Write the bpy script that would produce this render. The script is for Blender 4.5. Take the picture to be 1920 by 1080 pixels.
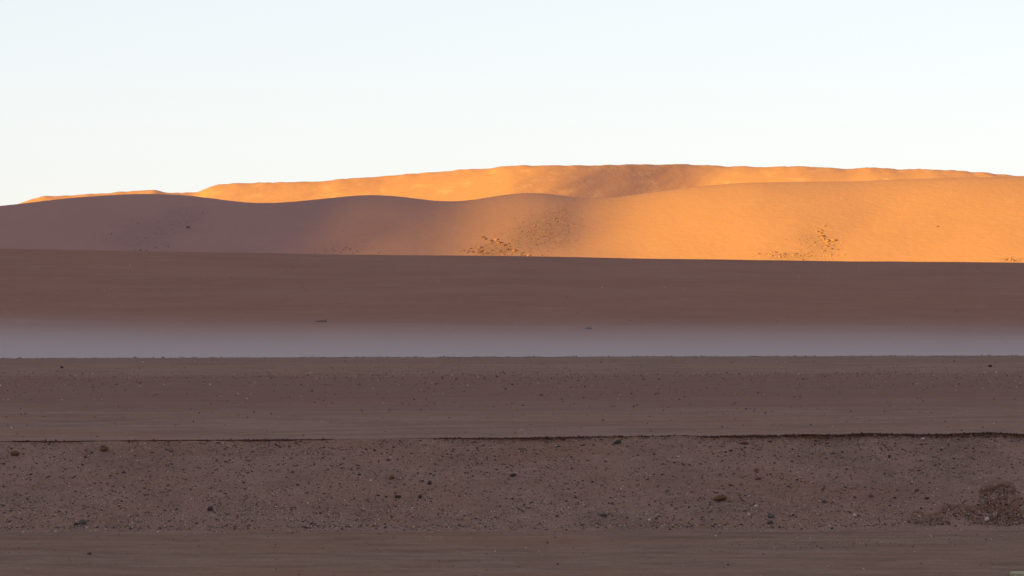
import bpy, math, random
import numpy as np

for o in list(bpy.data.objects):
    bpy.data.objects.remove(o, do_unlink=True)
S = bpy.context.scene
COL = S.collection
random.seed(5)
RNG = np.random.default_rng(11)

# ------------------------------------------------------------------ camera
F = 960.0 / math.tan(math.radians(6.0))        # focal length in photo pixels (1920 wide)
CZ = 1.6                                       # eye height above the dirt track
HR = 560.0                                     # photo row of the true horizon
cd = bpy.data.cameras.new('camera')
cd.sensor_width = 36.0
cd.lens = 18.0 / math.tan(math.radians(6.0))
cd.clip_start = 0.5
cd.clip_end = 60000.0
cam = bpy.data.objects.new('camera', cd)
cam.location = (0, 0, CZ)
cam.rotation_euler = (math.radians(90) + math.atan((HR - 540) / F), 0, 0)
COL.objects.link(cam)
S.camera = cam

# ------------------------------------------------------------------ sky and sun
SUN_EL = math.radians(6.5)
TS = math.tan(SUN_EL)
SH = (-0.68, -0.733)                             # horizontal direction towards the sun: behind and to the left
W = bpy.data.worlds.new('World')
S.world = W
W.use_nodes = True
wn = W.node_tree
wn.nodes.clear()
sky = wn.nodes.new('ShaderNodeTexSky')
sky.sky_type = 'NISHITA'
sky.sun_disc = False
sky.sun_elevation = SUN_EL
sky.sun_rotation = math.atan2(SH[0], SH[1])
sky.altitude = 2000
sky.air_density = 1.0
sky.dust_density = 1.0
sky.ozone_density = 1.0
hs = wn.nodes.new('ShaderNodeHueSaturation')
hs.inputs['Saturation'].default_value = 0.58
bg = wn.nodes.new('ShaderNodeBackground')
bg.inputs['Strength'].default_value = 0.112
wo = wn.nodes.new('ShaderNodeOutputWorld')
wn.links.new(sky.outputs[0], hs.inputs['Color'])
gam = wn.nodes.new('ShaderNodeGamma')          # softens the contrast between horizon and zenith of the whole sky
gam.inputs['Gamma'].default_value = 0.5
tint = wn.nodes.new('ShaderNodeMix'); tint.data_type = 'RGBA'; tint.blend_type = 'MULTIPLY'
tint.inputs[0].default_value = 1.0
tint.inputs[7].default_value = (1.0, 1.015, 1.125, 1)
wn.links.new(hs.outputs[0], gam.inputs['Color'])
wn.links.new(gam.outputs[0], tint.inputs[6])
wn.links.new(tint.outputs[2], bg.inputs['Color'])
wn.links.new(bg.outputs[0], wo.inputs['Surface'])

sl = bpy.data.lights.new('sun', 'SUN')
sl.energy = 5.0
sl.angle = math.radians(0.6)
sl.color = (1.0, 0.62, 0.0)
sun = bpy.data.objects.new('sun', sl)
sun.rotation_euler = (math.radians(90) - SUN_EL, 0, math.atan2(SH[0], -SH[1]) if False else math.atan2(SH[1], SH[0]) + math.radians(90))
COL.objects.link(sun)

S.view_settings.view_transform = 'Standard'
S.view_settings.look = 'None'
S.view_settings.gamma = 1.0
S.view_settings.use_curve_mapping = False
S.view_settings.exposure = 1.86
S.render.engine = 'CYCLES'
S.cycles.use_denoising = True
S.cycles.volume_bounces = 2
S.cycles.max_bounces = 6
S.cycles.diffuse_bounces = 3

# ------------------------------------------------------------------ noise and mesh helpers
def _hash(ix, iy, seed):
    h = (ix.astype(np.int64) * 374761393 + iy.astype(np.int64) * 668265263 + seed * 974634777) & 0x7fffffff
    h = ((h ^ (h >> 13)) * 1274126177) & 0x7fffffff
    h = ((h ^ (h >> 15)) * 69069 + 12345) & 0x7fffffff
    return (h ^ (h >> 16)) / float(0x7fffffff) * 2 - 1

def vnoise(x, y, seed=0):
    x = np.asarray(x, float) + 0 * np.asarray(y, float)
    y = np.asarray(y, float) + 0 * x
    ix = np.floor(x); iy = np.floor(y)
    fx = x - ix; fy = y - iy
    fx = fx * fx * fx * (fx * (fx * 6 - 15) + 10); fy = fy * fy * fy * (fy * (fy * 6 - 15) + 10)
    a = _hash(ix, iy, seed); b = _hash(ix + 1, iy, seed)
    c = _hash(ix, iy + 1, seed); d = _hash(ix + 1, iy + 1, seed)
    return (a * (1 - fx) + b * fx) * (1 - fy) + (c * (1 - fx) + d * fx) * fy

def fbm(x, y, octs=4, seed=0, gain=0.5):
    t = 0; amp = 1; n = 0
    for k in range(octs):
        t = t + amp * vnoise(x * 2 ** k + 17.3 * k, y * 2 ** k - 9.1 * k, seed + k)
        n += amp; amp *= gain
    return t / n

def smooth(a, b, x):
    t = np.clip((x - a) / (b - a), 0, 1)
    return t * t * (3 - 2 * t)

def set_props(o, label=None, cat=None, group=None, kind=None):
    if label: o['label'] = label
    if cat: o['category'] = cat
    if group: o['group'] = group
    if kind: o['kind'] = kind
    return o

def mesh_np(name, V, Fc, smooth_faces=True):
    me = bpy.data.meshes.new(name)
    V = np.asarray(V, np.float32).reshape(-1, 3); Fc = np.asarray(Fc, np.int32)
    k = Fc.shape[1]
    me.vertices.add(len(V)); me.vertices.foreach_set('co', V.ravel())
    me.loops.add(Fc.size); me.loops.foreach_set('vertex_index', Fc.ravel())
    me.polygons.add(len(Fc))
    me.polygons.foreach_set('loop_start', np.arange(0, Fc.size, k, dtype=np.int32))
    me.polygons.foreach_set('use_smooth', np.full(len(Fc), smooth_faces))
    me.update(calc_edges=True)
    me.validate()
    return me

def link(name, me, mat=None):
    o = bpy.data.objects.new(name, me)
    COL.objects.link(o)
    if mat: me.materials.append(mat)
    return o

def grid(name, X, Y, Z, mat, attrs=None, kind='structure'):
    ny, nx = X.shape
    i = np.arange(ny * nx).reshape(ny, nx)
    Fc = np.stack([i[:-1, :-1], i[:-1, 1:], i[1:, 1:], i[1:, :-1]], -1).reshape(-1, 4)
    me = mesh_np(name, np.stack([X, Y, Z], -1), Fc)
    for k, v in (attrs or {}).items():
        a = me.attributes.new(k, 'FLOAT', 'POINT')
        a.data.foreach_set('value', np.asarray(v, np.float32).ravel())
    o = link(name, me, mat)
    if kind: o['kind'] = kind
    return o

def spaced(fine_half, step, far, grow=1.12):
    """x positions: even in the middle, ever wider outside"""
    r = list(np.arange(0, fine_half, step)); s = step
    while r[-1] < far:
        s *= grow; r.append(r[-1] + s)
    r = np.array(r)
    return np.concatenate([-r[:0:-1], r])

# ------------------------------------------------------------------ materials
def new_mat(name):
    m = bpy.data.materials.new(name)
    m.use_nodes = True
    nt = m.node_tree
    b = nt.nodes['Principled BSDF']
    b.inputs['Roughness'].default_value = 0.95
    b.inputs['Specular IOR Level'].default_value = 0.03
    return m, nt, b

class NT:
    def __init__(s, nt):
        s.nt = nt
        s.pos = nt.nodes.new('ShaderNodeNewGeometry').outputs['Position']
    def mapped(s, scale):
        n = s.nt.nodes.new('ShaderNodeMapping'); n.inputs['Scale'].default_value = scale
        s.nt.links.new(s.pos, n.inputs['Vector']); return n.outputs[0]
    def noise(s, scale, detail=4, rough=0.6, lo=0.35, hi=0.65):
        n = s.nt.nodes.new('ShaderNodeTexNoise')
        n.inputs['Scale'].default_value = 1.0
        n.inputs['Detail'].default_value = detail
        n.inputs['Roughness'].default_value = rough
        s.nt.links.new(s.mapped(scale), n.inputs['Vector'])
        return s.ramp(n.outputs[0], lo, hi)
    def ramp(s, v, lo, hi, a=0.0, b=1.0):
        n = s.nt.nodes.new('ShaderNodeMapRange'); n.interpolation_type = 'SMOOTHSTEP'
        n.inputs['From Min'].default_value = lo; n.inputs['From Max'].default_value = hi
        n.inputs['To Min'].default_value = a; n.inputs['To Max'].default_value = b
        s.nt.links.new(v, n.inputs['Value']); return n.outputs[0]
    def mix(s, fac, a, b):
        n = s.nt.nodes.new('ShaderNodeMix'); n.data_type = 'RGBA'
        for sock, v in ((n.inputs[0], fac), (n.inputs[6], a), (n.inputs[7], b)):
            if isinstance(v, (tuple, list)): sock.default_value = (*v, 1)
            elif isinstance(v, (int, float)): sock.default_value = v
            else: s.nt.links.new(v, sock)
        return n.outputs[2]
    def math(s, op, a, b):
        n = s.nt.nodes.new('ShaderNodeMath'); n.operation = op
        for sock, v in ((n.inputs[0], a), (n.inputs[1], b)):
            if isinstance(v, (int, float)): sock.default_value = v
            else: s.nt.links.new(v, sock)
        return n.outputs[0]
    def attr(s, name, out='Fac'):
        n = s.nt.nodes.new('ShaderNodeAttribute'); n.attribute_name = name; return n.outputs[out]
    def sep(s):
        n = s.nt.nodes.new('ShaderNodeSeparateXYZ'); s.nt.links.new(s.pos, n.inputs[0]); return n.outputs
    def bump(s, bsdf, h, dist, strength=1.0):
        n = s.nt.nodes.new('ShaderNodeBump'); n.inputs['Distance'].default_value = dist
        n.inputs['Strength'].default_value = strength
        s.nt.links.new(h, n.inputs['Height']); s.nt.links.new(n.outputs[0], bsdf.inputs['Normal'])

def soil_mat(name, base, dark, warm, pale, streak, grain, bump, specks=0.0, band=None, fresh_and_shade=False, gs=None):
    """bare desert soil: streaks drawn out along the track, broad tone patches, fine grit"""
    m, nt, b = new_mat(name); N = NT(nt)
    c = N.mix(N.math('MULTIPLY', N.noise(streak, 6, 0.62, 0.38, 0.66), 0.75), base, dark)
    c = N.mix(N.math('MULTIPLY', N.noise((streak[0] * .33, streak[1] * .5, streak[2] * .5), 4, 0.55, 0.42, 0.7), 0.8), c, warm)
    st2 = (streak[0] * 3.0, streak[1] * 5.0, streak[2] * 5.0)
    c = N.mix(N.math('MULTIPLY', N.noise(st2, 5, 0.7, 0.5, 0.72), 0.5), c, pale)
    g = N.noise(gs or (grain,) * 3, 4, 0.75, 0.3, 0.7)
    c = N.mix(N.math('MULTIPLY', g, 0.35), c, dark)
    if specks:
        sp = N.noise((grain * 1.3,) * 3, 2, 0.6, 0.66, 0.74)
        c = N.mix(N.math('MULTIPLY', sp, specks), c, (pale[0] * 1.7, pale[1] * 1.65, pale[2] * 1.6))
        sd = N.noise((grain * 0.9, grain * 0.9, grain * 1.2), 2, 0.6, 0.67, 0.72)
        c = N.mix(N.math('MULTIPLY', sd, specks), c, (.05, .042, .045))
    if band:
        for (y0, y1, y2, y3, colr, amt) in band:
            sy = N.sep()[1]
            wob = N.noise((0.05, 0.15, 0.1), 3, 0.6, 0.2, 0.8)
            yy = N.math('ADD', sy, N.math('MULTIPLY', wob, (y1 - y0) * 1.2))
            f = N.math('MULTIPLY', N.ramp(yy, y0, y1), N.ramp(yy, y2, y3, 1.0, 0.0))
            c = N.mix(N.math('MULTIPLY', f, amt), c, colr)
    if fresh_and_shade:
        fa = N.attr('fresh_and_shade')  # dug soil colour; also shade painted into the scallop dips
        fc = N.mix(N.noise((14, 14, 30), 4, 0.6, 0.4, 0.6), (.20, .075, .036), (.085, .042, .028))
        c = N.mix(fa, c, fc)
    nt.links.new(c, b.inputs['Base Color'])
    h = N.math('ADD', N.noise((grain,) * 3, 4, 0.7, 0.2, 0.8), N.noise(st2, 5, 0.65, 0.2, 0.8))
    N.bump(b, h, bump)
    return m

BASE = (.325, .188, .143); DARK = (.200, .115, .090); WARM = (.300, .150, .098); PALE = (.410, .262, .205)
M_low = soil_mat('lower_soil', (.315, .185, .130), (.195, .113, .080), (.30, .150, .095), (.40, .258, .190), (.9, 1.8, 3.2), 45, .006, .5, fresh_and_shade=True, gs=(14, 5, 14))
M_bank = soil_mat('bank_soil', (.36, .21, .155), (.24, .14, .108), (.33, .175, .118), (.44, .28, .22), (1.3, 2.2, 2.2), 55, .008, .75, fresh_and_shade=True)
M_road = soil_mat('track_soil', (.335, .192, .138), (.205, .115, .083), (.31, .152, .096), (.43, .272, .204), (.45, .55, 1.2), 22, .012, .45, fresh_and_shade=True, gs=(9, 1.6, 9),
                  band=[(74, 86, 100, 118, (.235, .120, .090), .75), (121, 124, 128, 131, (.24, .135, .105), .5)])
M_slope = soil_mat('slope_soil', (.335, .162, .112), (.285, .132, .093), (.318, .147, .098), (.40, .215, .158), (.03, .035, .3), 1.6, .12, .3, gs=(1.6, .30, 1.2))
M_plain = soil_mat('plain_soil', BASE, DARK, WARM, PALE, (.002, .004, .01), .3, .3)

def hill_mat(name, base, dark, pale, sc, rub):
    m, nt, b = new_mat(name); N = NT(nt)
    c = N.mix(N.math('MULTIPLY', N.noise((sc, sc * .6, sc * 2), 5, .55, .3, .75), .6), base, dark)
    c = N.mix(N.math('MULTIPLY', N.noise((sc * 4, sc * 2, sc * 9), 4, .65, .5, .75), .5), c, pale)
    c = N.mix(N.math('MULTIPLY', N.noise((.35, .35, .5), 3, .7, .5, .7), .18), c, dark)
    rf = N.math('MULTIPLY', N.attr('rubble'), N.ramp(N.noise((.3, .3, .45), 4, .8, .25, .75), .1, .9, .35, 1.0))
    c = N.mix(rf, c, rub)
    nt.links.new(c, b.inputs['Base Color'])
    N.bump(b, N.noise((.16, .16, .2), 5, .6, .2, .8), .16)
    return m
M_hill = hill_mat('hill_sand', (.39, .205, .165), (.35, .182, .154), (.415, .218, .164), .012, (.25, .150, .150))
M_back = hill_mat('far_hill_sand', (.415, .216, .172), (.345, .175, .15), (.60, .345, .23), .008, (.25, .19, .17))

# ------------------------------------------------------------------ height functions of the place
def tilt(x, y):
    return .0058 * np.clip(x, -40, 40) * (56 / np.maximum(y, 40))

def ylip(x):
    return 56.0 + .05 * np.clip(x, -40, 40) + .06 * fbm(x * .8, x * 0 + 3, 3, 40)

def liph(x):
    """height of the crumbled lip: thin at the left, thicker towards the right"""
    n = fbm(x * 1.1, x * 0 + 8, 4, 50)
    a = .006 + .018 * smooth(-1.6, .3, x) + .010 * smooth(2, 4, x) - .006 * smooth(4.9, 5.5, x)
    return np.maximum(.0015, a + (.026 - .010 * smooth(-1, 1, x)) * n + .006 * fbm(x * 9, x * 0 + 2, 3, 51))

def road_z(x, y):
    d = y - ylip(x)
    z = tilt(x, y)
    z = z + .008 * np.exp(-(d / .25) ** 2) * (.4 + smooth(-1, 4, x)) * (1 + 1.5 * fbm(x * 2.2, d * 2, 4, 61))
    z = z + .010 * fbm(x * .10, y * .9, 4, 62) * smooth(0, 3, d) + .004 * fbm(x * 1.5, y * 3.5, 3, 63) * smooth(0, 1, d)
    # low windrow of gravel along the far part of the track, and its far shoulder
    z = z + .035 * np.exp(-((y - 96 - .8 * fbm(x * .06, y * 0, 2, 64)) / 7.0) ** 2) * (1 + .25 * fbm(x * .5, y * .4, 3, 65))
    z = z + .035 * smooth(124, 130, y)
    z = z + .012 * fbm(x * 1.3, y * .5, 4, 66) * smooth(120, 129, y)
    e = 131.0
    z = np.where(y > e, z - (y - e) * .02 - .9 * smooth(0, 25, y - e), z)
    return z

ZL = -.97
def low_z(x, y):
    z = ZL + .012 * fbm(x * .25, y * 1.3, 4, 70) + .004 * fbm(x * 2, y * 5, 3, 71)
    # washboard of shallow scallops at the front, and a shallow rut behind it
    w, r = low_marks(x, y)
    return z - .07 * w - .035 * r + .012 * fbm(x * .5, y * 4.5, 3, 73)

def low_marks(x, y):
    w = np.exp(-((y - 47.3 - .12 * np.sin(x * .9) - .3 * fbm(x * .6, x * 0, 2, 74)) / .26) ** 2)
    w = w * np.clip(.2 + np.sin(x * 4.4 + 1.4 * np.sin(x * 1.1)) * .8 + .3 * fbm(x * 2, y * 3, 3, 75), 0, 2) * (1 - .65 * smooth(-1.8, 1.5, x))
    r = np.exp(-((y - 52.2 - .03 * (x + 4) + .12 * fbm(x * .7, x * 0, 2, 76)) / .14) ** 2) * (.15 + .85 * (1 - smooth(-4.6, -2.2, x)))
    return w, r

SCARS = [  # centre x, q down the bank, half width, half length, depth: slumped hollows at the right end
    (5.53, .68, .28, .22, .045), (5.46, .85, .42, .15, .035), (5.02, .78, .22, .09, .035), (4.66, .90, .26, .10, .02)]
def scar(x, q):
    dep = 0 * x; fr = 0 * x
    for (cx, cq, hw, hl, dp) in SCARS:
        w = .42 * fbm(x * 6, q * 8, 4, 90)
        r = np.sqrt(((x - cx) / hw) ** 2 + ((q - cq) / hl) ** 2) + w
        head = smooth(-.2, .6, -(q - cq) / hl + .15 * (x - cx) / hw)   # the head wall is the steep side
        m = smooth(1.05, .80, r)
        dep = np.maximum(dep, dp * m * (.3 + .7 * head))
        rim = .85 * np.exp(-((r - .88) / .085) ** 2) * head * smooth(-.35, .25, fbm(x * 9, q * 15, 3, 93))
        fr = np.maximum(fr, np.maximum(m * (.36 + .5 * fbm(x * 14, q * 26, 3, 94)), rim))
    dep = dep + .014 * (dep > .006) * fbm(x * 22, q * 40, 3, 92)
    return dep, np.clip(fr, 0, 1)

def bank_run(x):
    return 1.85 + .07 * fbm(x * .9, x * 0 + 5, 4, 85)

def bank_pt(x, q):
    """a point of the bank surface: q = 0 under the lip, 1 at the toe; q > 1 runs on over the lower ground"""
    x = np.asarray(x, float); q = np.asarray(q, float) + 0 * x
    yl = ylip(x); h = liph(x)
    ztop = road_z(x, yl) - h
    run = bank_run(x)
    y = yl - .012 - run * q
    yt = yl - .012 - run
    flat = low_z(x, y)
    k = np.clip(q, 0, 1)
    prof = k + .04 * np.sin(k * math.pi)
    zs = ztop + (low_z(x, yt) - ztop) * prof
    z = np.where(q < 1, zs, flat)
    # rounded toe
    z = z + .03 * np.exp(-((q - 1) / .035) ** 2)
    a = smooth(0, .05, q) * smooth(1.12, .97, q)
    z = z + a * (.022 * fbm(x * 1.6, q * 4, 4, 80) + .010 * fbm(x * 7, q * 14, 3, 81) + .006 * fbm(x * 25, q * 48, 2, 82))
    d, _ = scar(x, q)
    return x, y, z - d

# ------------------------------------------------------------------ near ground meshes
# the gravel bank with its overhanging crumbled lip
xs = spaced(6.9, .0125, 260, 1.13)
rows = []
fresh_and_shade = []
# lower ground strip
for q in np.linspace(1.28, 1.0, 36)[:-1]:
    rows.append(bank_pt(xs, q)); fresh_and_shade.append(0 * xs)
for q in np.linspace(1.0, 0.0, 175):
    rows.append(bank_pt(xs, q)); fresh_and_shade.append(scar(xs, xs * 0 + q)[1] + .35 * smooth(.06, 0, q) * smooth(-3, 3, xs))
yl = ylip(xs); h = liph(xs); zt = road_z(xs, yl)
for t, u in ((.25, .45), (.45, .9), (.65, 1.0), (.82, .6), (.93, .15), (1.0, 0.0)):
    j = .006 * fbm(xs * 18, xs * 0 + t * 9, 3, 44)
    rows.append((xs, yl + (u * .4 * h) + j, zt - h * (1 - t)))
    fresh_and_shade.append(np.full_like(xs, .95 if t < .9 else .55) * smooth(.004, .014, h))
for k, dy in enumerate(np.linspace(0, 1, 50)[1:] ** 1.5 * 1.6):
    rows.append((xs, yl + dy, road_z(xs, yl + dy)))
    fresh_and_shade.append(.5 * smooth(.12, .02, dy) * smooth(0, .02, h) * smooth(-1, 3, xs) + 0 * xs)
X = np.array([r[0] for r in rows]); Y = np.array([r[1] for r in rows]); Z = np.array([r[2] for r in rows])
bank = grid('gravel_bank', X, Y, Z, M_bank, {'fresh_and_shade': np.array(fresh_and_shade)})

# the graded dirt track beyond it
xr = spaced(17, .07, 900, 1.15)
yr = np.concatenate([np.linspace(1.2, 20, 150), np.linspace(20, 73, 330)[1:], np.linspace(74, 76, 10), np.linspace(77, 120, 14)])
Xr, Yo = np.meshgrid(xr, yr)
Yr = ylip(Xr) * (1 - smooth(0, 30, Yo)) + 56 * smooth(0, 30, Yo) + Yo
Zr = road_z(Xr, Yr) - .004
grid('dirt_track', Xr, Yr, Zr, M_road, {'fresh_and_shade': Zr * 0})

# lower ground in front of the bank, running on behind the camera
xg = spaced(6.9, .03, 900, 1.13)
yg = np.concatenate([np.linspace(-400, 20, 15), np.linspace(25, 42, 18), np.linspace(42.2, 54.0, 420)])
Xg, Yg = np.meshgrid(xg, yg)
lim = ylip(Xg) - .012 - bank_run(Xg) * 1.2
Yg = np.minimum(Yg, lim)
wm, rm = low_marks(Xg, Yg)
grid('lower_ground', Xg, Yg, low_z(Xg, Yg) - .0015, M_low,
     {'fresh_and_shade': np.clip(.50 * wm + .6 * rm * smooth(-.4, .4, fbm(Xg * 1.2, Yg * 5, 3, 77)), 0, 1) + .10 * smooth(.05, .5, fbm(Xg * .5, Yg * 2.2, 4, 78))})  # scallop dips darkened in colour to stand for shade; rut is red soil

# ------------------------------------------------------------------ valley and the long shaded slope
def crest_row(px):            # photo row of the slope's top edge
    return np.interp(px, [-4000, -400, 0, 300, 640, 960, 1280, 1600, 1920, 2400, 6000],
                     [380, 452, 466, 471, 477, 480, 485.5, 489.5, 492, 494, 505])
YC = 900.0
def slope_z(x, y):
    px = 960 + x / YC * F
    zc = CZ + (HR - crest_row(px)) / F * YC
    zf = -9.5
    s = (y - YC)
    t = np.clip((y - 560) / (YC - 560), 0, 1)
    up = zf + (zc - zf) * (t ** 1.35 * (1 - .25 * t) / .75)
    up = np.where(s > 0, zc - .03 * s - .00010 * s * s, up)
    v0 = -1.9
    val = np.where(y < 560, v0 + (zf - v0) * smooth(150, 420, y), up)
    val = val + smooth(350, 620, y) * (1 - smooth(800, 880, y)) * (.35 * fbm(x / 60, y / 45, 4, 100) + .10 * fbm(x / 9, y / 12, 3, 101))
    val = val + .05 * fbm(x / 12, y / 20, 3, 102)
    return val
xv = spaced(150, 1.0, 6000, 1.12)
yv = np.concatenate([np.linspace(150, 430, 40), np.linspace(433, 930, 260), np.linspace(940, 1500, 40)])
Xv, Yv = np.meshgrid(xv, yv)
Zv = np.maximum(slope_z(Xv, Yv), -14)
grid('desert_slope', Xv, Yv, Zv, M_slope)

# wide plain that carries everything out to the horizon
xb = spaced(400, 100, 30000, 1.25)
Xb, Yb = np.meshgrid(xb, np.concatenate([np.linspace(-30000, -3000, 20), np.linspace(-2500, 9000, 24), np.linspace(12000, 30000, 8)]))
grid('desert_plain', Xb, Yb, Xb * 0 - 14.5, M_plain)

# ------------------------------------------------------------------ sunlit hills
def curve(pts, smoothpx):
    p = np.array(pts, float)
    def f(px):
        acc = 0
        for k in (-1, -.5, 0, .5, 1):
            acc = acc + np.interp(px + k * smoothpx, p[:, 0], p[:, 1])
        return acc / 5
    return f

front_row = curve([(-3000, 430), (-900, 410), (-400, 398), (-100, 392), (0, 386), (60, 379), (130, 371), (200, 366), (270, 363), (340, 365), (400, 372),
                   (450, 379), (490, 381), (540, 379), (600, 373), (660, 367), (700, 365), (750, 368), (800, 375), (840, 378), (880, 376),
                   (920, 369), (960, 363), (1000, 361), (1040, 364), (1080, 371), (1110, 372), (1160, 369), (1220, 361), (1300, 350), (1400, 342),
                   (1500, 341), (1600, 340), (1700, 336), (1800, 333), (1920, 332), (2300, 332), (3000, 350), (6000, 400)], 22)
back_row = curve([(-3000, 440), (-800, 420), (-200, 400), (0, 389), (20, 383), (50, 372), (70, 368), (120, 367), (180, 362), (230, 359), (285, 356), (297, 360),
                  (330, 361), (360, 361), (375, 358), (387, 351), (400, 347), (440, 343), (520, 342), (600, 340), (640, 335), (720, 331),
                  (760, 326), (840, 320), (920, 315), (960, 310), (1040, 309.5), (1100, 310), (1180, 308), (1280, 308), (1360, 311), (1440, 313),
                  (1510, 311), (1560, 314), (1590, 316), (1640, 314), (1700, 317), (1740, 317), (1840, 323), (1900, 329), (1960, 333), (2400, 345), (6000, 400)], 5)

YF = 4000.0
def front_yc(px):   # how far back the crest line stands
    return YF + np.interp(px, [-3000, 0, 230, 480, 690, 850, 990, 1090, 1300, 1500, 1700, 1950, 4000],
                          [20, 14, -8, 14, -10, 14, -6, 6, -4, -8, 2, -6, 0])
def front_z(x, y):
    px = 960 + x / YF * F
    yc = np.mean([front_yc(px + d) for d in (-90, -60, -30, 0, 30, 60, 90)], axis=0)
    zc = (HR - front_row(px)) / F * yc + CZ
    s = (y - yc)
    w = 330.0
    fcut = zc - (zc + 12) * (np.abs(np.minimum(s, 0)) / w) ** 1.22
    back = zc - .12 * np.maximum(s, 0) - .0006 * np.maximum(s, 0) ** 2
    z = np.where(s < 0, fcut, back)
    # broad folds that lean to the lower left, fading out at the crest
    d = -s / w
    xx = x + .55 * -s
    fold = 1.8 * fbm(xx / 170 + 3.1, s / 420, 3, 120) + .35 * fbm(xx / 32, s / 90, 3, 121)
    a = smooth(0.03, .4, d)
    # shallow gullies
    for (gx, gd, gw) in ((-285, 2.5, 26), (-118, 2, 24), (45, 2.5, 30), (262, 2, 30), (430, 1.5, 30)):
        fold = fold - gd * np.exp(-((xx - gx - 90) / gw) ** 2)
    return np.maximum(z + fold * a, -16)

YB = 6500.0
def back_yc(px):
    return YB + np.interp(px, [-3000, 0, 300, 380, 500, 700, 900, 1060, 1330, 1420, 1700, 1920, 4000],
                          [0, 60, 90, 20, -10, -40, -70, -80, 125, 130, 20, -20, 0])
def back_z(x, y):
    px = 960 + x / YB * F
    yc = np.mean([back_yc(px + d) for d in (-40, -20, 0, 20, 40)], axis=0)
    zc = (HR - back_row(px)) / F * yc + CZ
    lean = px + .7 * np.clip(yc - y, 0, 300)           # folds of the face lean to the lower left
    yc = np.mean([back_yc(lean + d) for d in (-60, -30, 0, 30, 60)], axis=0)
    s = y - yc
    w = 520.0
    ex = 1.15
    z = np.where(s < 0, zc - (zc + 12) * (np.abs(np.minimum(s, 0)) / w) ** ex, zc - .1 * np.maximum(s, 0) - .0005 * np.maximum(s, 0) ** 2)
    d = -s / w
    xx = x - .8 * s
    fold = 4 * fbm(xx / 150, s / 500, 4, 130) + 1.5 * fbm(xx / 34, s / 120, 3, 131)
    z = z + fold * smooth(.01, .2, d) + 1.2 * fbm(x / 14, s / 40, 4, 132) * smooth(.12, 0.0, np.abs(d))
    return np.maximum(z, -16)

def hit(px, row, zf, y0, y1, n=900):
    """where the line of sight through a photo point meets a surface"""
    ys = np.linspace(y0, y1, n)
    xs_ = (px - 960) / F * ys; zr = CZ + (HR - row) / F * ys
    below = zr < zf(xs_, ys)
    k = int(np.argmax(below)) if below.any() else n - 1
    return xs_[k], ys[k]

PATCH = [  # photo centre, radii, lean, amount: rubble patches on the front hill
    (1010, 440, 70, 40, .55, 1.0), (1050, 405, 40, 22, .6, .6), (930, 470, 46, 18, .0, 1.15), (285, 440, 105, 42, .6, .49), (340, 408, 60, 32, .6, .42),
    (640, 466, 75, 18, .2, .49), (690, 436, 55, 32, .5, .34), (1530, 455, 45, 25, -.5, .6), (1480, 482, 70, 10, 0, .55), (1900, 488, 30, 5, 0, .8)]
xh = spaced(470, 2.6, 4000, 1.1)
yh = np.concatenate([np.linspace(3550, 3640, 8), np.linspace(3643, 4080, 190), np.linspace(4090, 4700, 24)])
Xh, Yh = np.meshgrid(xh, yh)
Zh = front_z(Xh, Yh)
PXh = 960 + Xh / Yh * F; RWh = HR - (Zh - CZ) / Yh * F
rub = 0 * Xh
for (cx, cy, rx, ry, lean, amt) in PATCH:
    dx = PXh - cx + (RWh - cy) * lean; dy = RWh - cy
    rub = np.maximum(rub, amt * smooth(1.25, .3, np.sqrt((dx / rx) ** 2 + (dy / ry) ** 2) + .3 * fbm(Xh / 25, Yh / 30, 3, 140)) * (Yh < 4050))
grid('sandy_hills', Xh, Yh, Zh, M_hill, {'rubble': np.clip(rub * .8, 0, 1)})

xk = spaced(760, 4.5, 6500, 1.1)
yk = np.concatenate([np.linspace(5900, 6000, 6), np.linspace(6005, 6720, 170), np.linspace(6740, 7600, 24)])
Xk, Yk = np.meshgrid(xk, yk)
grid('far_hills', Xk, Yk, back_z(Xk, Yk), M_back, {'rubble': Xk * 0})

# the mountain range behind the camera that keeps the near ground in its evening shade
DM = 15000.0
ug = np.linspace(-9000, 9000, 500); vg = np.linspace(-3600, 3600, 41)
U, Vv = np.meshgrid(ug, vg)
H = np.interp(U, [-9000, -6500, -5200, -3850, -3500, -3150, -3050, -2900, -2800, -2733, -2640, -2560, -2480, -2300, -2150, -1500, -600, 1500, 5000, 9000],
              [-300, 100, 150, 180, 420, 660, 645, 568, 502, 455, 382, 330, 285, 188, 150, 150, 420, 500, 300, -400])
H = H + 10 * fbm(U / 300, U * 0, 3, 150)
crest = H + TS * DM
Zm = (crest + 15) * (1 - np.abs(Vv) / 3600) ** 1.2 - 15 + 120 * fbm(U / 500, Vv / 500, 4, 151) * smooth(0, 800, np.abs(Vv)) * smooth(3600, 2500, np.abs(Vv))
cxm, cym = SH[0] * DM, SH[1] * DM
ax_u = (-SH[1], SH[0])   # lateral axis
Xm = cxm + U * ax_u[0] + Vv * SH[0]; Ym = cym + U * ax_u[1] + Vv * SH[1]
grid('mountain_range', Xm, Ym, Zm, M_plain)

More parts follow.
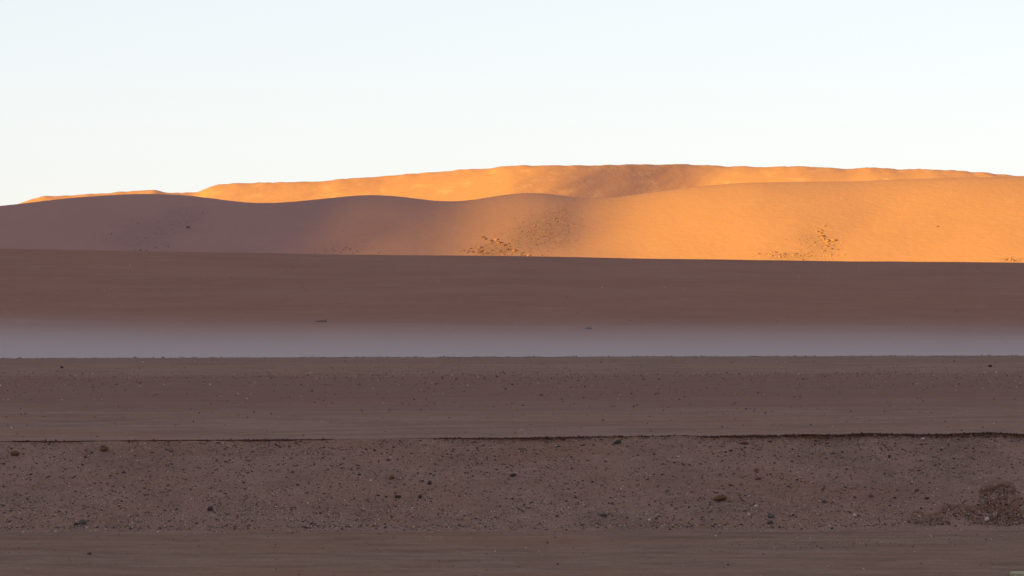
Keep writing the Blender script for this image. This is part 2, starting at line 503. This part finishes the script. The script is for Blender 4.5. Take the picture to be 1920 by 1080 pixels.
# ------------------------------------------------------------------ low bank of mist in the valley
mxs = np.linspace(-900, 900, 181)
us = np.linspace(-1, 1, 81); us = np.sign(us) * us ** 2
Lm = 150.0; yc0 = 430.0; zb = -9.0
top = np.interp(mxs, [-900, -60, -20, 60, 900], [10.4, 9.9, 9.5, 8.9, 8.5]) + .35 * fbm(mxs / 25, mxs * 0, 3, 160)
Xn, Un = np.meshgrid(mxs, us)
Tn = np.broadcast_to(top, Xn.shape)
Zn = zb + .05 + Tn * (1 - np.sqrt(np.abs(Un)))
Yn = yc0 + Un * Lm
ny, nx = Xn.shape
Vt = np.stack([Xn, Yn, Zn], -1).reshape(-1, 3)
Vb = np.stack([Xn, Yn, Xn * 0 + zb - .5], -1).reshape(-1, 3)
i = np.arange(ny * nx).reshape(ny, nx); j = i + ny * nx
q1 = np.stack([i[:-1, :-1], i[:-1, 1:], i[1:, 1:], i[1:, :-1]], -1).reshape(-1, 4)
q2 = np.stack([j[:-1, :-1], j[1:, :-1], j[1:, 1:], j[:-1, 1:]], -1).reshape(-1, 4)
def wall(a, b, flip):
    q = np.stack([a[:-1], b[:-1], b[1:], a[1:]], -1)
    return q[:, ::-1] if flip else q
Fm = np.concatenate([q1, q2, wall(i[0], j[0], False), wall(i[-1], j[-1], True), wall(i[:, 0], j[:, 0], True), wall(i[:, -1], j[:, -1], False)])
mm = bpy.data.materials.new('mist_air'); mm.use_nodes = True
nt = mm.node_tree; nt.nodes.remove(nt.nodes['Principled BSDF'])
pv = nt.nodes.new('ShaderNodeVolumePrincipled')
pv.inputs['Color'].default_value = (.76, .665, .65, 1)
pv.inputs['Density'].default_value = .043
nt.links.new(pv.outputs[0], nt.nodes['Material Output'].inputs['Volume'])
mist = link('ground_mist', mesh_np('ground_mist', np.concatenate([Vt, Vb]), Fm), mm)
mist['kind'] = 'stuff'
mist['label'] = 'low blue grey band of mist lying in the valley behind the track'

# ------------------------------------------------------------------ stones
PHI = (1 + 5 ** .5) / 2
ICO = np.array([(-1, PHI, 0), (1, PHI, 0), (-1, -PHI, 0), (1, -PHI, 0), (0, -1, PHI), (0, 1, PHI), (0, -1, -PHI), (0, 1, -PHI), (PHI, 0, -1), (PHI, 0, 1), (-PHI, 0, -1), (-PHI, 0, 1)])
ICO /= np.linalg.norm(ICO[0])
ICF = np.array([(0, 11, 5), (0, 5, 1), (0, 1, 7), (0, 7, 10), (0, 10, 11), (1, 5, 9), (5, 11, 4), (11, 10, 2), (10, 7, 6), (7, 1, 8), (3, 9, 4), (3, 4, 2), (3, 2, 6), (3, 6, 8), (3, 8, 9), (4, 9, 5), (2, 4, 11), (6, 2, 10), (8, 6, 7), (9, 8, 1)])

def ico2():
    V = [tuple(v) for v in ICO]; cache = {}; Fo = []
    def mid(a, b):
        k = (min(a, b), max(a, b))
        if k not in cache:
            m = (np.array(V[a]) + np.array(V[b])) / 2; m /= np.linalg.norm(m); V.append(tuple(m)); cache[k] = len(V) - 1
        return cache[k]
    for a, b, c in ICF:
        ab, bc, ca = mid(a, b), mid(b, c), mid(c, a)
        Fo += [(a, ab, ca), (b, bc, ab), (c, ca, bc), (ab, bc, ca)]
    return np.array(V), np.array(Fo)
I2V, I2F = ico2()

def stone_shape(seed, angular=.22, cuts=5):
    """an irregular stone: a ball chipped by several random planes"""
    r = np.random.default_rng(seed)
    V = I2V * (1 + r.uniform(-.07, .07, (len(I2V), 1)))
    for k in range(cuts):
        n = r.normal(size=3); n /= np.linalg.norm(n); d = r.uniform(.55, .85)
        e = V @ n - d
        V = V - np.outer(np.where(e > 0, e * .92, 0), n)
    V = V * r.uniform(1 - angular, 1 + angular, 3)
    return V

def stone_mat(name, a, b_, sc):
    m, nt, b = new_mat(name); N = NT(nt)
    c = N.mix(N.noise((sc,) * 3, 4, .65, .35, .65), a, b_)
    nt.links.new(c, b.inputs['Base Color']); b.inputs['Roughness'].default_value = .8
    N.bump(b, N.noise((sc * 2,) * 3, 3, .6, .2, .8), .15 / sc)
    return m
SM = {'dark': stone_mat('dark_stone', (.045, .038, .036), (.085, .068, .062), 60),
      'slate': stone_mat('slate_stone', (.105, .085, .075), (.15, .12, .102), 60),
      'pale': stone_mat('pale_stone', (.50, .40, .34), (.62, .50, .42), 60),
      'brown': stone_mat('brown_stone', (.20, .10, .055), (.13, .065, .04), 40),
      'red': stone_mat('red_stone', (.24, .10, .075), (.17, .075, .06), 60),
      'grey': stone_mat('grey_stone', (.17, .10, .075), (.13, .08, .06), 60),
      'pink': stone_mat('pink_stone', (.36, .22, .18), (.28, .17, .14), 60)}
POOL = {}
def stone_mesh(kind, var):
    if (kind, var) not in POOL:
        me = mesh_np('stone', stone_shape(900 + var), I2F, False)
        me.materials.append(SM[kind]); POOL[(kind, var)] = me
    return POOL[(kind, var)]

def put_stone(name, kind, var, loc, size, rot, label, cat, group=None, sink=.25):
    o = bpy.data.objects.new(name, stone_mesh(kind, var))
    o.scale = size
    o.rotation_euler = rot
    o.location = (loc[0], loc[1], loc[2] + size[2] * (1 - 2 * sink))
    COL.objects.link(o)
    set_props(o, label, cat, group)
    return o

def bank_at(px, row):
    """bank point seen at a photo position"""
    qs = np.linspace(0, 1.2, 800); x = (px - 960) / F * 55.5
    for _ in range(3):
        X_, Y_, Z_ = bank_pt(np.full_like(qs, x), qs)
        r_ = HR - (Z_ - CZ) / Y_ * F
        k = int(np.argmin(np.abs(r_ - row)))
        x = (px - 960) / F * Y_[k]
    return float(X_[k]), float(Y_[k]), float(Z_[k])

def low_at(px, row):
    y = (CZ - ZL) / ((row - HR) / F); x = (px - 960) / F * y
    return x, y, float(low_z(np.array(x), np.array(y)))

def road_at(px, row):
    y = CZ / ((row - HR) / F); 
    for _ in range(4):
        x = (px - 960) / F * y
        y = (CZ - float(road_z(np.array(x), np.array(y)))) / ((row - HR) / F)
    return x, y, float(road_z(np.array(x), np.array(y)))

# photo px, row, width px, height px, kind, tilt, label
HERO = [
    (28, 854, 19, 13, 'brown', .1, 'rounded orange brown stone at the left end of the bank just under the lip'),
    (195, 845, 16, 12, 'brown', -.2, 'dark brown rounded stone under the lip, right of the orange brown one'),
    (1350, 938, 25, 11, 'brown', .15, 'flat rusty brown rock casting a dark notch, largest loose rock on the bank'),
    (1419, 883, 11, 6, 'red', 0, 'flat dull red stone, upper one of the red pair right of the rusty rock'),
    (1421, 899, 11, 6, 'red', .1, 'flat dull red stone, lower one of the red pair right of the rusty rock'),
    (1634, 932, 10, 8, 'red', 0, 'small rounded red stone alone on the smooth patch of the right bank'),
    (154, 982, 14, 9, 'slate', 0, 'rounded bluish grey stone at the foot of the left bank'),
    (142, 984, 9, 6, 'dark', 0, 'black stone touching the left side of the bluish grey stone'),
    (395, 957, 13, 11, 'dark', .3, 'black angular stone, biggest dark one on the lower left bank'),
    (746, 933, 14, 7, 'dark', .1, 'flat black stone in the lower middle of the bank, left of its neighbour'),
    (788, 934, 8, 8, 'dark', .5, 'slanting black stone just right of the flat black one'),
    (735, 898, 10, 8, 'brown', .3, 'rusty red brown stone in the middle of the bank'),
    (806, 908, 9, 7, 'dark', 0, 'black stone right of the rusty brown stone'),
    (962, 893, 12, 7, 'dark', .3, 'black slanting stone in the centre of the bank'),
    (1133, 967, 14, 7, 'slate', 0, 'low dark grey stone near the foot of the bank, right of centre'),
    (1157, 831, 14, 6, 'dark', .4, 'black chip lying right below the lip, right of centre'),
    (1031, 824, 8, 6, 'dark', 0, 'black clod sitting in the lip at the centre'),
    (992, 953, 11, 8, 'pink', 0, 'pinkish grey stone on the lower bank at the centre'),
    (468, 864, 12, 10, 'pink', .4, 'upright pinkish stone on the upper left bank'),
    (276, 937, 6, 6, 'pink', 0, 'small salmon coloured stone on the middle of the left bank'),
    (1396, 832, 16, 5, 'red', 0, 'flat reddish stone just below the lip on the right'),
    (1476, 832, 10, 7, 'pink', 0, 'tan stone just below the lip, right of the flat reddish one'),
    (1730, 825, 8, 6, 'pale', 0, 'bright pale stone lying against the dark lip on the right'),
    (1603, 968, 7, 7, 'pale', 0, 'pale pebble near the foot of the bank right of centre'),
    (1404, 966, 5, 6, 'pale', .4, 'white pebble below and right of the rusty rock'),
    (1417, 950, 7, 6, 'pale', .4, 'buff stone between the rusty rock and the white pebble'),
    (1218, 978, 7, 8, 'pale', .2, 'buff upright pebble at the foot of the bank, centre right'),
    (695, 903, 7, 6, 'pale', .2, 'pale orange pebble left of the rusty brown stone'),
    (1445, 970, 13, 9, 'slate', 0, 'dark grey stone in the cluster at the bank foot, right of the white pebble'),
    (1444, 982, 12, 8, 'slate', .3, 'lowest dark grey stone of the cluster at the foot of the bank'),
    (1780, 946, 9, 7, 'pink', .3, 'tan stone left of the slumped hollow'),
    (1738, 936, 9, 6, 'dark', .2, 'black stone above and left of the slumped hollow'),
    (1546, 942, 9, 6, 'slate', .1, 'dark slate stone left of the small rounded red stone'),
    (1850, 975, 8, 6, 'pale', 0, 'pale stone in the rubble of the slumped hollow'),
    (1786, 968, 9, 4, 'red', 0, 'flat red stone in the small hollow at the foot of the bank'),
    (1720, 920, 10, 5, 'brown', .4, 'brown slanting chip above the dark stones on the right bank'),
]
v = 0
for (px, row, w, hh, kd, tl, lab) in HERO:
    x, y, z = bank_at(px, row)
    k = y / F
    rx = w * k * .5; rz = hh * k * .56
    put_stone('stone', kd, v % 9, (x, y, z), (rx, rx * .85, rz), (0, -tl, 0), lab, 'stone', None, .25)
    v += 1
x, y, z = low_at(168, 1038)
put_stone('stone', 'dark', 2, (x, y, z), (.022, .02, .014), (0, 0, .4), 'single black stone on the lower ground at the left', 'stone')
x, y, z = low_at(1877, 1006)
put_stone('stone', 'pink', 3, (x, y, z), (.020, .02, .013), (0, 0, .4), 'pink buff stone on the lower ground at the right edge', 'stone')
x, y, z = road_at(1857, 688)
put_stone('stone', 'dark', 4, (x, y, z), (.042, .05, .040), (0, 0, .4), 'dark lone stone near the far edge of the dirt track at the right', 'stone')
x, y, z = road_at(116, 690)
put_stone('stone', 'dark', 5, (x, y, z), (.038, .05, .034), (0, -.6, .4), 'dark lone stone near the far edge of the dirt track at the left', 'stone')

def bank_scatter(n, xmax, bias_fn, seed):
    r = np.random.default_rng(seed)
    X_ = []; Q_ = []
    while len(X_) < n:
        x = r.uniform(-xmax, xmax, n); q = r.uniform(.01, 1.0, n) ** .97; q = q + (q > .9) * r.exponential(.035, n)
        dens = bias_fn(x, q)
        keep = r.uniform(0, 1, n) < dens
        X_ += list(x[keep]); Q_ += list(q[keep])
    return np.array(X_[:n]), np.array(Q_[:n])

def dens_dark(x, q):
    d = .35 + .45 * smooth(.25, .02, q) + .45 * smooth(.75, .93, q) + .3 * smooth(.5, .2, np.abs(q - .4))
    d = d * (.6 + .6 * smooth(-.35, .45, fbm(x * 1.6, q * 4, 3, 200)))
    d = d * (1 - .45 * smooth(3.0, 5.5, x) * smooth(.3, .6, q))
    return np.clip(d, .03, 1)
def dens_pale(x, q):
    return np.clip((.2 + .7 * smooth(.5, .95, q)) * (.5 + .7 * smooth(-.3, .4, fbm(x * 1.5, q * 4, 3, 201))), .03, 1)

# the 240 largest ordinary stones of the bank, each a thing
GROUPS = {'dark': ('small black stone half buried in the gravel bank', 'black stones strewn over the gravel bank'),
          'slate': ('small slate grey stone half buried in the gravel bank', 'slate grey stones strewn over the gravel bank'),
          'pale': ('small pale buff pebble lying on the gravel bank', 'pale pebbles strewn over the gravel bank'),
          'red': ('small dull red stone lying on the gravel bank', 'dull red stones strewn over the gravel bank')}
bx_, bq_ = bank_scatter(240, 6.3, dens_dark, 31)
BX, BY, BZ = bank_pt(bx_, bq_)
rr = random.Random(3)
for k in range(240):
    kd = rr.choices(['dark', 'slate', 'pale', 'red'], [60, 22, 14, 4])[0]
    s = rr.uniform(.0100, .0165) * (.75 if kd == 'pale' else 1)
    lab, grp = GROUPS[kd]
    q_, x_ = bq_[k], bx_[k]
    lab += ' under its lip' if q_ < .2 else (' halfway up' if q_ < .62 else ' near its foot')
    lab += ', at left' if x_ < -2 else (', at centre' if x_ < 2 else ', at right')
    put_stone('stone', kd, rr.randrange(9), (BX[k], BY[k], BZ[k]), (s * rr.uniform(1, 1.7), s, s * rr.uniform(.45, .75)),
              (rr.uniform(-.2, .2), -rr.uniform(0, .45), rr.uniform(-.4, .4)), lab, 'stone', grp, .3)

def pebble_mesh(name, P, Sz, C, label, seed, zrot=True, mat=None, sink=.25, tiltdir=0.0):
    """thousands of small stones in one mesh, each a chipped ball of its own shape, size and colour"""
    r = np.random.default_rng(seed); n = len(P)
    V = ICO[None] * (1 + r.uniform(-.28, .28, (n, 12, 1)))
    V = V * Sz[:, None, :]
    a = r.uniform(0, 6.28, n) if zrot else r.uniform(-.4, .4, n)
    b = tiltdir + r.uniform(-.35, .35, n)
    cb, sb = np.cos(b)[:, None], np.sin(b)[:, None]
    x = V[..., 0] * cb - V[..., 2] * sb; z = V[..., 0] * sb + V[..., 2] * cb; y = V[..., 1]
    ca, sa = np.cos(a)[:, None], np.sin(a)[:, None]
    V = np.stack([x * ca - y * sa, x * sa + y * ca, z], -1) + P[:, None, :]
    V[..., 2] += (Sz[:, 2] * (1 - 2 * sink))[:, None]
    Fc = (ICF[None] + (np.arange(n) * 12)[:, None, None]).reshape(-1, 3)
    me = mesh_np(name, V.reshape(-1, 3), Fc, False)
    at = me.attributes.new('tone', 'FLOAT_COLOR', 'POINT')
    c4 = np.concatenate([np.repeat(C, 12, 0), np.ones((n * 12, 1))], 1).astype(np.float32)
    at.data.foreach_set('color', c4.ravel())
    o = link(name, me, mat)
    o['kind'] = 'stuff'; o['label'] = label
    return o

m_peb, nt, b = new_mat('pebble_stone'); N = NT(nt)
nt.links.new(N.attr('tone', 'Color'), b.inputs['Base Color']); b.inputs['Roughness'].default_value = .8

TONES = np.array([(.052, .042, .038), (.095, .075, .065), (.15, .105, .088), (.25, .155, .125), (.34, .17, .11), (.52, .38, .28), (.68, .55, .42)])
def tones(n, w, seed):
    r = np.random.default_rng(seed)
    return TONES[r.choice(len(TONES), n, p=np.array(w) / sum(w))] * r.uniform(.85, 1.15, (n, 1))

def sizes(n, med, sig, lo, hi, seed, el=1.35, fl=.6):
    r = np.random.default_rng(seed)
    s = np.clip(med * np.exp(sig * r.normal(size=n)), lo, hi)
    return np.stack([s * r.uniform(1, el, n), s * r.uniform(.8, 1, n), s * r.uniform(fl * .8, fl * 1.3, n)], -1)

n1 = 18000; gx, gq = bank_scatter(n1, 7.6, dens_dark, 41)
n2 = 21000; hx, hq = bank_scatter(n2, 7.6, dens_pale, 42)
P = np.concatenate([np.stack(bank_pt(gx, gq), -1), np.stack(bank_pt(hx, hq), -1)])
Sz = np.concatenate([sizes(n1, .0047, .42, .0025, .0125, 43, 1.9), sizes(n2, .0037, .42, .0018, .009, 44, 1.2, .75)])
C = np.concatenate([tones(n1, [38, 26, 16, 10, 4, 1.5, .5], 45), tones(n2, [8, 10, 14, 22, 12, 24, 13], 46)])
pebble_mesh('gravel', P, Sz, C, 'mixed dark and pale gravel covering the bank', 47, mat=m_peb, tiltdir=-.35, zrot=False)

# crumbs of soil along the lip and in the slumped hollows
n3 = 3200; r = np.random.default_rng(51)
lx = r.uniform(-7, 7, n3 * 3); keep = r.uniform(0, 1, n3 * 3) < (.2 + .8 * smooth(-3, 3, lx)) * smooth(.012, .03, liph(lx) + .006); lx = lx[keep][:n3]; n3 = len(lx)
yl_ = ylip(lx); off = r.normal(0, .03, n3) + .01
zz = np.where(off > 0, road_z(lx, yl_ + np.maximum(off, 0)), road_z(lx, yl_) - liph(lx) * r.uniform(.3, 1.0, n3) - .5 * np.maximum(-off, 0))
P3 = np.stack([lx, yl_ + off - .012 * (off <= 0), zz], -1)
sx = []; sq = []
for (cx, cq, hw, hl, dp) in SCARS:
    m = int(9000 * hw * hl); a = r.uniform(0, 6.28, m); rd = np.sqrt(r.uniform(0, 1, m)) * .95
    sx += list(cx + np.cos(a) * rd * hw); sq += list(np.clip(cq + np.sin(a) * rd * hl + .03, 0, 1.05))
sx = np.array(sx); sq = np.array(sq); n4 = len(sx)
P4 = np.stack(bank_pt(sx, sq), -1)
crumb = np.array([(.11, .055, .033), (.075, .04, .028), (.17, .11, .085), (.26, .19, .16), (.4, .3, .25)])
rc = np.random.default_rng(52)
C34 = crumb[rc.choice(5, n3 + n4, p=[.36, .32, .2, .1, .02])]
pebble_mesh('soil_crumbs', np.concatenate([P3, P4]), sizes(n3 + n4, .0052, .4, .0025, .014, 53, 1.3, .8), C34,
            'dark red brown soil crumbs along the lip and in the slumped hollows', 54, mat=m_peb)

# scattered grit on the lower ground
n5 = 2600; gx = r.uniform(-7.5, 7.5, n5 * 4); gy = r.uniform(44, 54.2, n5 * 4)
dn = (.10 + .9 * smooth(1.5, 3.5, gx) * np.exp(-((gy - 51.2) / 1.3) ** 2) + .25 * np.exp(-((gy - 53.6) / .6) ** 2)) * (.4 + smooth(-.2, .5, fbm(gx, gy, 3, 210)))
kp = r.uniform(0, 1, n5 * 4) < dn; gx = gx[kp][:n5]; gy = gy[kp][:n5]; n5 = len(gx)
pebble_mesh('grit', np.stack([gx, gy, low_z(gx, gy)], -1), sizes(n5, .0042, .4, .002, .012, 55, 1.3, .7), tones(n5, [26, 20, 14, 14, 8, 12, 6], 56),
            'sparse grit scattered over the lower ground', 57, mat=m_peb)

# small stones over the track, gathering on the windrow and on the far edge
n6 = 15000; gx = r.uniform(-18, 18, n6 * 4); gy = r.uniform(57, 131, n6 * 4)
dn = .10 + .9 * np.exp(-((gy - 96) / 9) ** 2) + .5 * smooth(127.5, 130, gy)
dn = dn * (.3 + smooth(-.3, .4, fbm(gx * .3, gy * .5, 3, 211)))
kp = (r.uniform(0, 1, n6 * 4) < dn) & (np.abs(gx) < gy * .125); gx = gx[kp][:n6]; gy = gy[kp][:n6]; n6 = len(gx)
sz = sizes(n6, .0075, .40, .004, .02, 58, 1.6, .7)
pebble_mesh('track_gravel', np.stack([gx, gy, road_z(gx, gy)], -1), sz, tones(n6, [1.5, 6, 22, 38, 22, 6, 1.5], 59),
            'loose stones thinly spread over the dirt track', 60, mat=m_peb)
n7 = 700; gx = r.uniform(-17, 17, n7); gy = r.uniform(129.8, 131.3, n7)
pebble_mesh('edge_gravel', np.stack([gx, gy, road_z(gx, gy)], -1), sizes(n7, .010, .45, .005, .022, 61, 1.6, .8), tones(n7, [20, 20, 24, 20, 10, 4, 2], 62),
            'line of small stones on the far edge of the dirt track', 63, mat=m_peb)

# pale flat slab cut by the bottom right corner
x0, y0, z0 = low_at(1889, 1077)
sv = []
pr = [(0, -.25), (.02, .0), (.08, .05), (.30, .045), (.55, .06), (.9, .04), (.92, -.3), (.4, -.36), (.05, -.32)]
for zz_ in (-.02, .018, .026):
    ins = .0 if zz_ < .02 else .012
    for (a_, b_) in pr:
        sv.append((x0 + a_ + (ins if a_ < .4 else -ins), y0 + b_ + (-ins if b_ > -.1 else ins), z0 + zz_))
nn = len(pr); me = bpy.data.meshes.new('stone_slab')
fs = [tuple(range(2 * nn, 3 * nn))[::-1]]
for l in range(2):
    for k in range(nn):
        fs.append((l * nn + k, l * nn + (k + 1) % nn, (l + 1) * nn + (k + 1) % nn, (l + 1) * nn + k))
me.from_pydata(sv, [], fs); me.update()
slab = link('stone_slab', me, stone_mat('slab_stone', (.36, .30, .17), (.46, .40, .27), 5))
set_props(slab, 'pale yellowish flat slab cut off by the bottom right corner', 'slab')

# ------------------------------------------------------------------ boulders on the hills
BM = [stone_mat('boulder_stone', (.36, .175, .155), (.26, .135, .13), .4), stone_mat('dark_boulder_stone', (.20, .112, .115), (.13, .08, .09), .4)]
BP = {}
def boulder(px, row, w, h_, dark, label, group, var):
    x, y = hit(px, row, front_z, 3640, 4060)
    z = float(front_z(np.array(x), np.array(y)))
    if (dark, var) not in BP:
        me = mesh_np('boulder', stone_shape(700 + var, .3, 8), I2F, False); me.materials.append(BM[dark]); BP[(dark, var)] = me
    k = y / F
    o = bpy.data.objects.new('boulder', BP[(dark, var)])
    o.scale = (w * k * .5, w * k * .5, h_ * k * .55)
    o.rotation_euler = (rr.uniform(-.3, .3), rr.uniform(-.2, .7), rr.uniform(0, 6.28))
    o.location = (x, y, z + h_ * k * .12)
    COL.objects.link(o); set_props(o, label, 'boulder', group)

rr = random.Random(77)
BOULD = [(929, 450, 11, 7, 0, 'topmost pale boulder of the outcrop in the middle of the hill'),
         (937, 457, 11, 7, 0, 'broad pale boulder just below the top of the middle outcrop'),
         (944, 461, 8, 5, 0, 'pale boulder at the right shoulder of the middle outcrop'),
         (900, 466, 10, 6, 0, 'pale boulder at the left end of the middle outcrop'),
         (964, 471, 8, 6, 0, 'pale boulder at the lower right end of the middle outcrop'),
         (1563, 452, 9, 6, 0, 'isolated pale boulder at the right rim of the sunlit outcrop'),
         (1545, 424, 6, 4, 0, 'small highest boulder above the sunlit outcrop'),
         (1757, 425, 5, 3, 1, 'small dark lone boulder high on the sunlit hill at the right'),
         (353, 427, 8, 5, 1, 'dark lone boulder on the rubble streak of the shaded left hill')]
for (px, row, w, h_, dk, lab) in BOULD:
    boulder(px, row, w, h_, dk, lab, None, rr.randrange(8))
def cluster(n, cx, cy, rx, ry, slope, smin, smax, pd, label, group, row_max):
    for _ in range(n):
        a = rr.gauss(0, .5); b_ = rr.gauss(0, .5)
        px = cx + a * rx; row = min(cy + a * rx * slope + b_ * ry, row_max)
        s = rr.uniform(smin, smax)
        boulder(px, row, s * rr.uniform(1, 1.4), s * rr.uniform(.6, .9), 1 if rr.random() < pd else 0, label, group, rr.randrange(8))
cluster(34, 945, 462, 36, 6, .45, 2.5, 6, .6, 'weathered boulder of the craggy outcrop in the middle of the hill', 'boulders of the middle outcrop', 480)
cluster(40, 915, 473, 44, 7, .0, 2.2, 5.2, .55, 'weathered boulder in the low rubble at the foot of the middle outcrop', 'boulders at the foot of the middle outcrop', 481)
cluster(44, 1548, 450, 20, 12, 1.0, 2.5, 5.2, .4, 'orange lit boulder of the steep outcrop on the sunlit hill', 'boulders of the sunlit outcrop', 486)
cluster(44, 1500, 479, 70, 8, .0, 2.0, 4.6, .4, 'orange lit boulder in the long rubble below the sunlit outcrop', 'boulders below the sunlit outcrop', 488)
cluster(10, 630, 470, 55, 6, .0, 2.5, 4.5, .6, 'dull boulder in the shaded rubble left of the middle', 'boulders of the shaded rubble', 476)
cluster(3, 290, 462, 60, 8, -.3, 2.5, 4, .7, 'dull boulder in the shaded rubble at the left', 'boulders of the left rubble', 470)
cluster(8, 1900, 488, 22, 3, 0, 3, 5, .1, 'small orange lit boulder peeping over the slope at the right edge', 'boulders at the right edge', 490)

# finer rubble between the boulders
r = np.random.default_rng(81)
RP = []
RS = []
for (cx, cy, rx, ry, lean, amt) in PATCH:
    m = int(rx * ry * amt * (.55 if amt > .5 else .10))
    for _ in range(m):
        a, b_ = r.normal(0, .5, 2); row = cy + b_ * ry; px = cx + a * rx - (row - cy) * lean
        if row > 491: continue
        x, y = hit(px, row, front_z, 3640, 4060, 500)
        RP.append((x, y, float(front_z(np.array(x), np.array(y))))); RS.append(1)
RP = np.array(RP); nr = len(RP)
tr = np.array([(.22, .122, .118), (.27, .145, .125), (.32, .168, .13), (.17, .10, .105)])
pebble_mesh('rubble', RP, sizes(nr, .22, .45, .12, .75, 82, 1.3, .6), tr[r.choice(4, nr, p=[.35, .3, .15, .2])],
            'fine dark rubble strewn over the gullies of the hills', 83, mat=m_peb)

# two low dark rocks and pale specks on the long slope
for (px, row, w, h_, lab) in ((600, 603, 22, 2.6, 'low dark rock rib on the shaded slope left of the middle'),
                              (1103, 617, 12, 4, 'low dark rock on the shaded slope right of the middle')):
    x, y = hit(px, row, slope_z, 400, 950, 3000); z = float(slope_z(np.array(x), np.array(y))); k = y / F
    put_stone('rock', 'grey', 6, (x, y, z), (w * k * .5, w * k * .4, h_ * k * .7), (0, 0, .1), lab, 'rock', None, .3)
n8 = 2600; gx = r.uniform(-120, 120, n8); gy = r.uniform(560, 890, n8)
kp = r.uniform(0, 1, n8) < (.25 + smooth(-.3, .5, fbm(gx / 14, gy / 30, 3, 220))); gx = gx[kp]; gy = gy[kp]; n8 = len(gx)
pebble_mesh('slope_stones', np.stack([gx, gy, slope_z(gx, gy)], -1), sizes(n8, .05, .4, .025, .12, 84, 1.4, .7), tones(n8, [1, 5, 20, 35, 22, 10, 2], 85),
            'scattered small stones on the long shaded slope', 86, mat=m_peb)
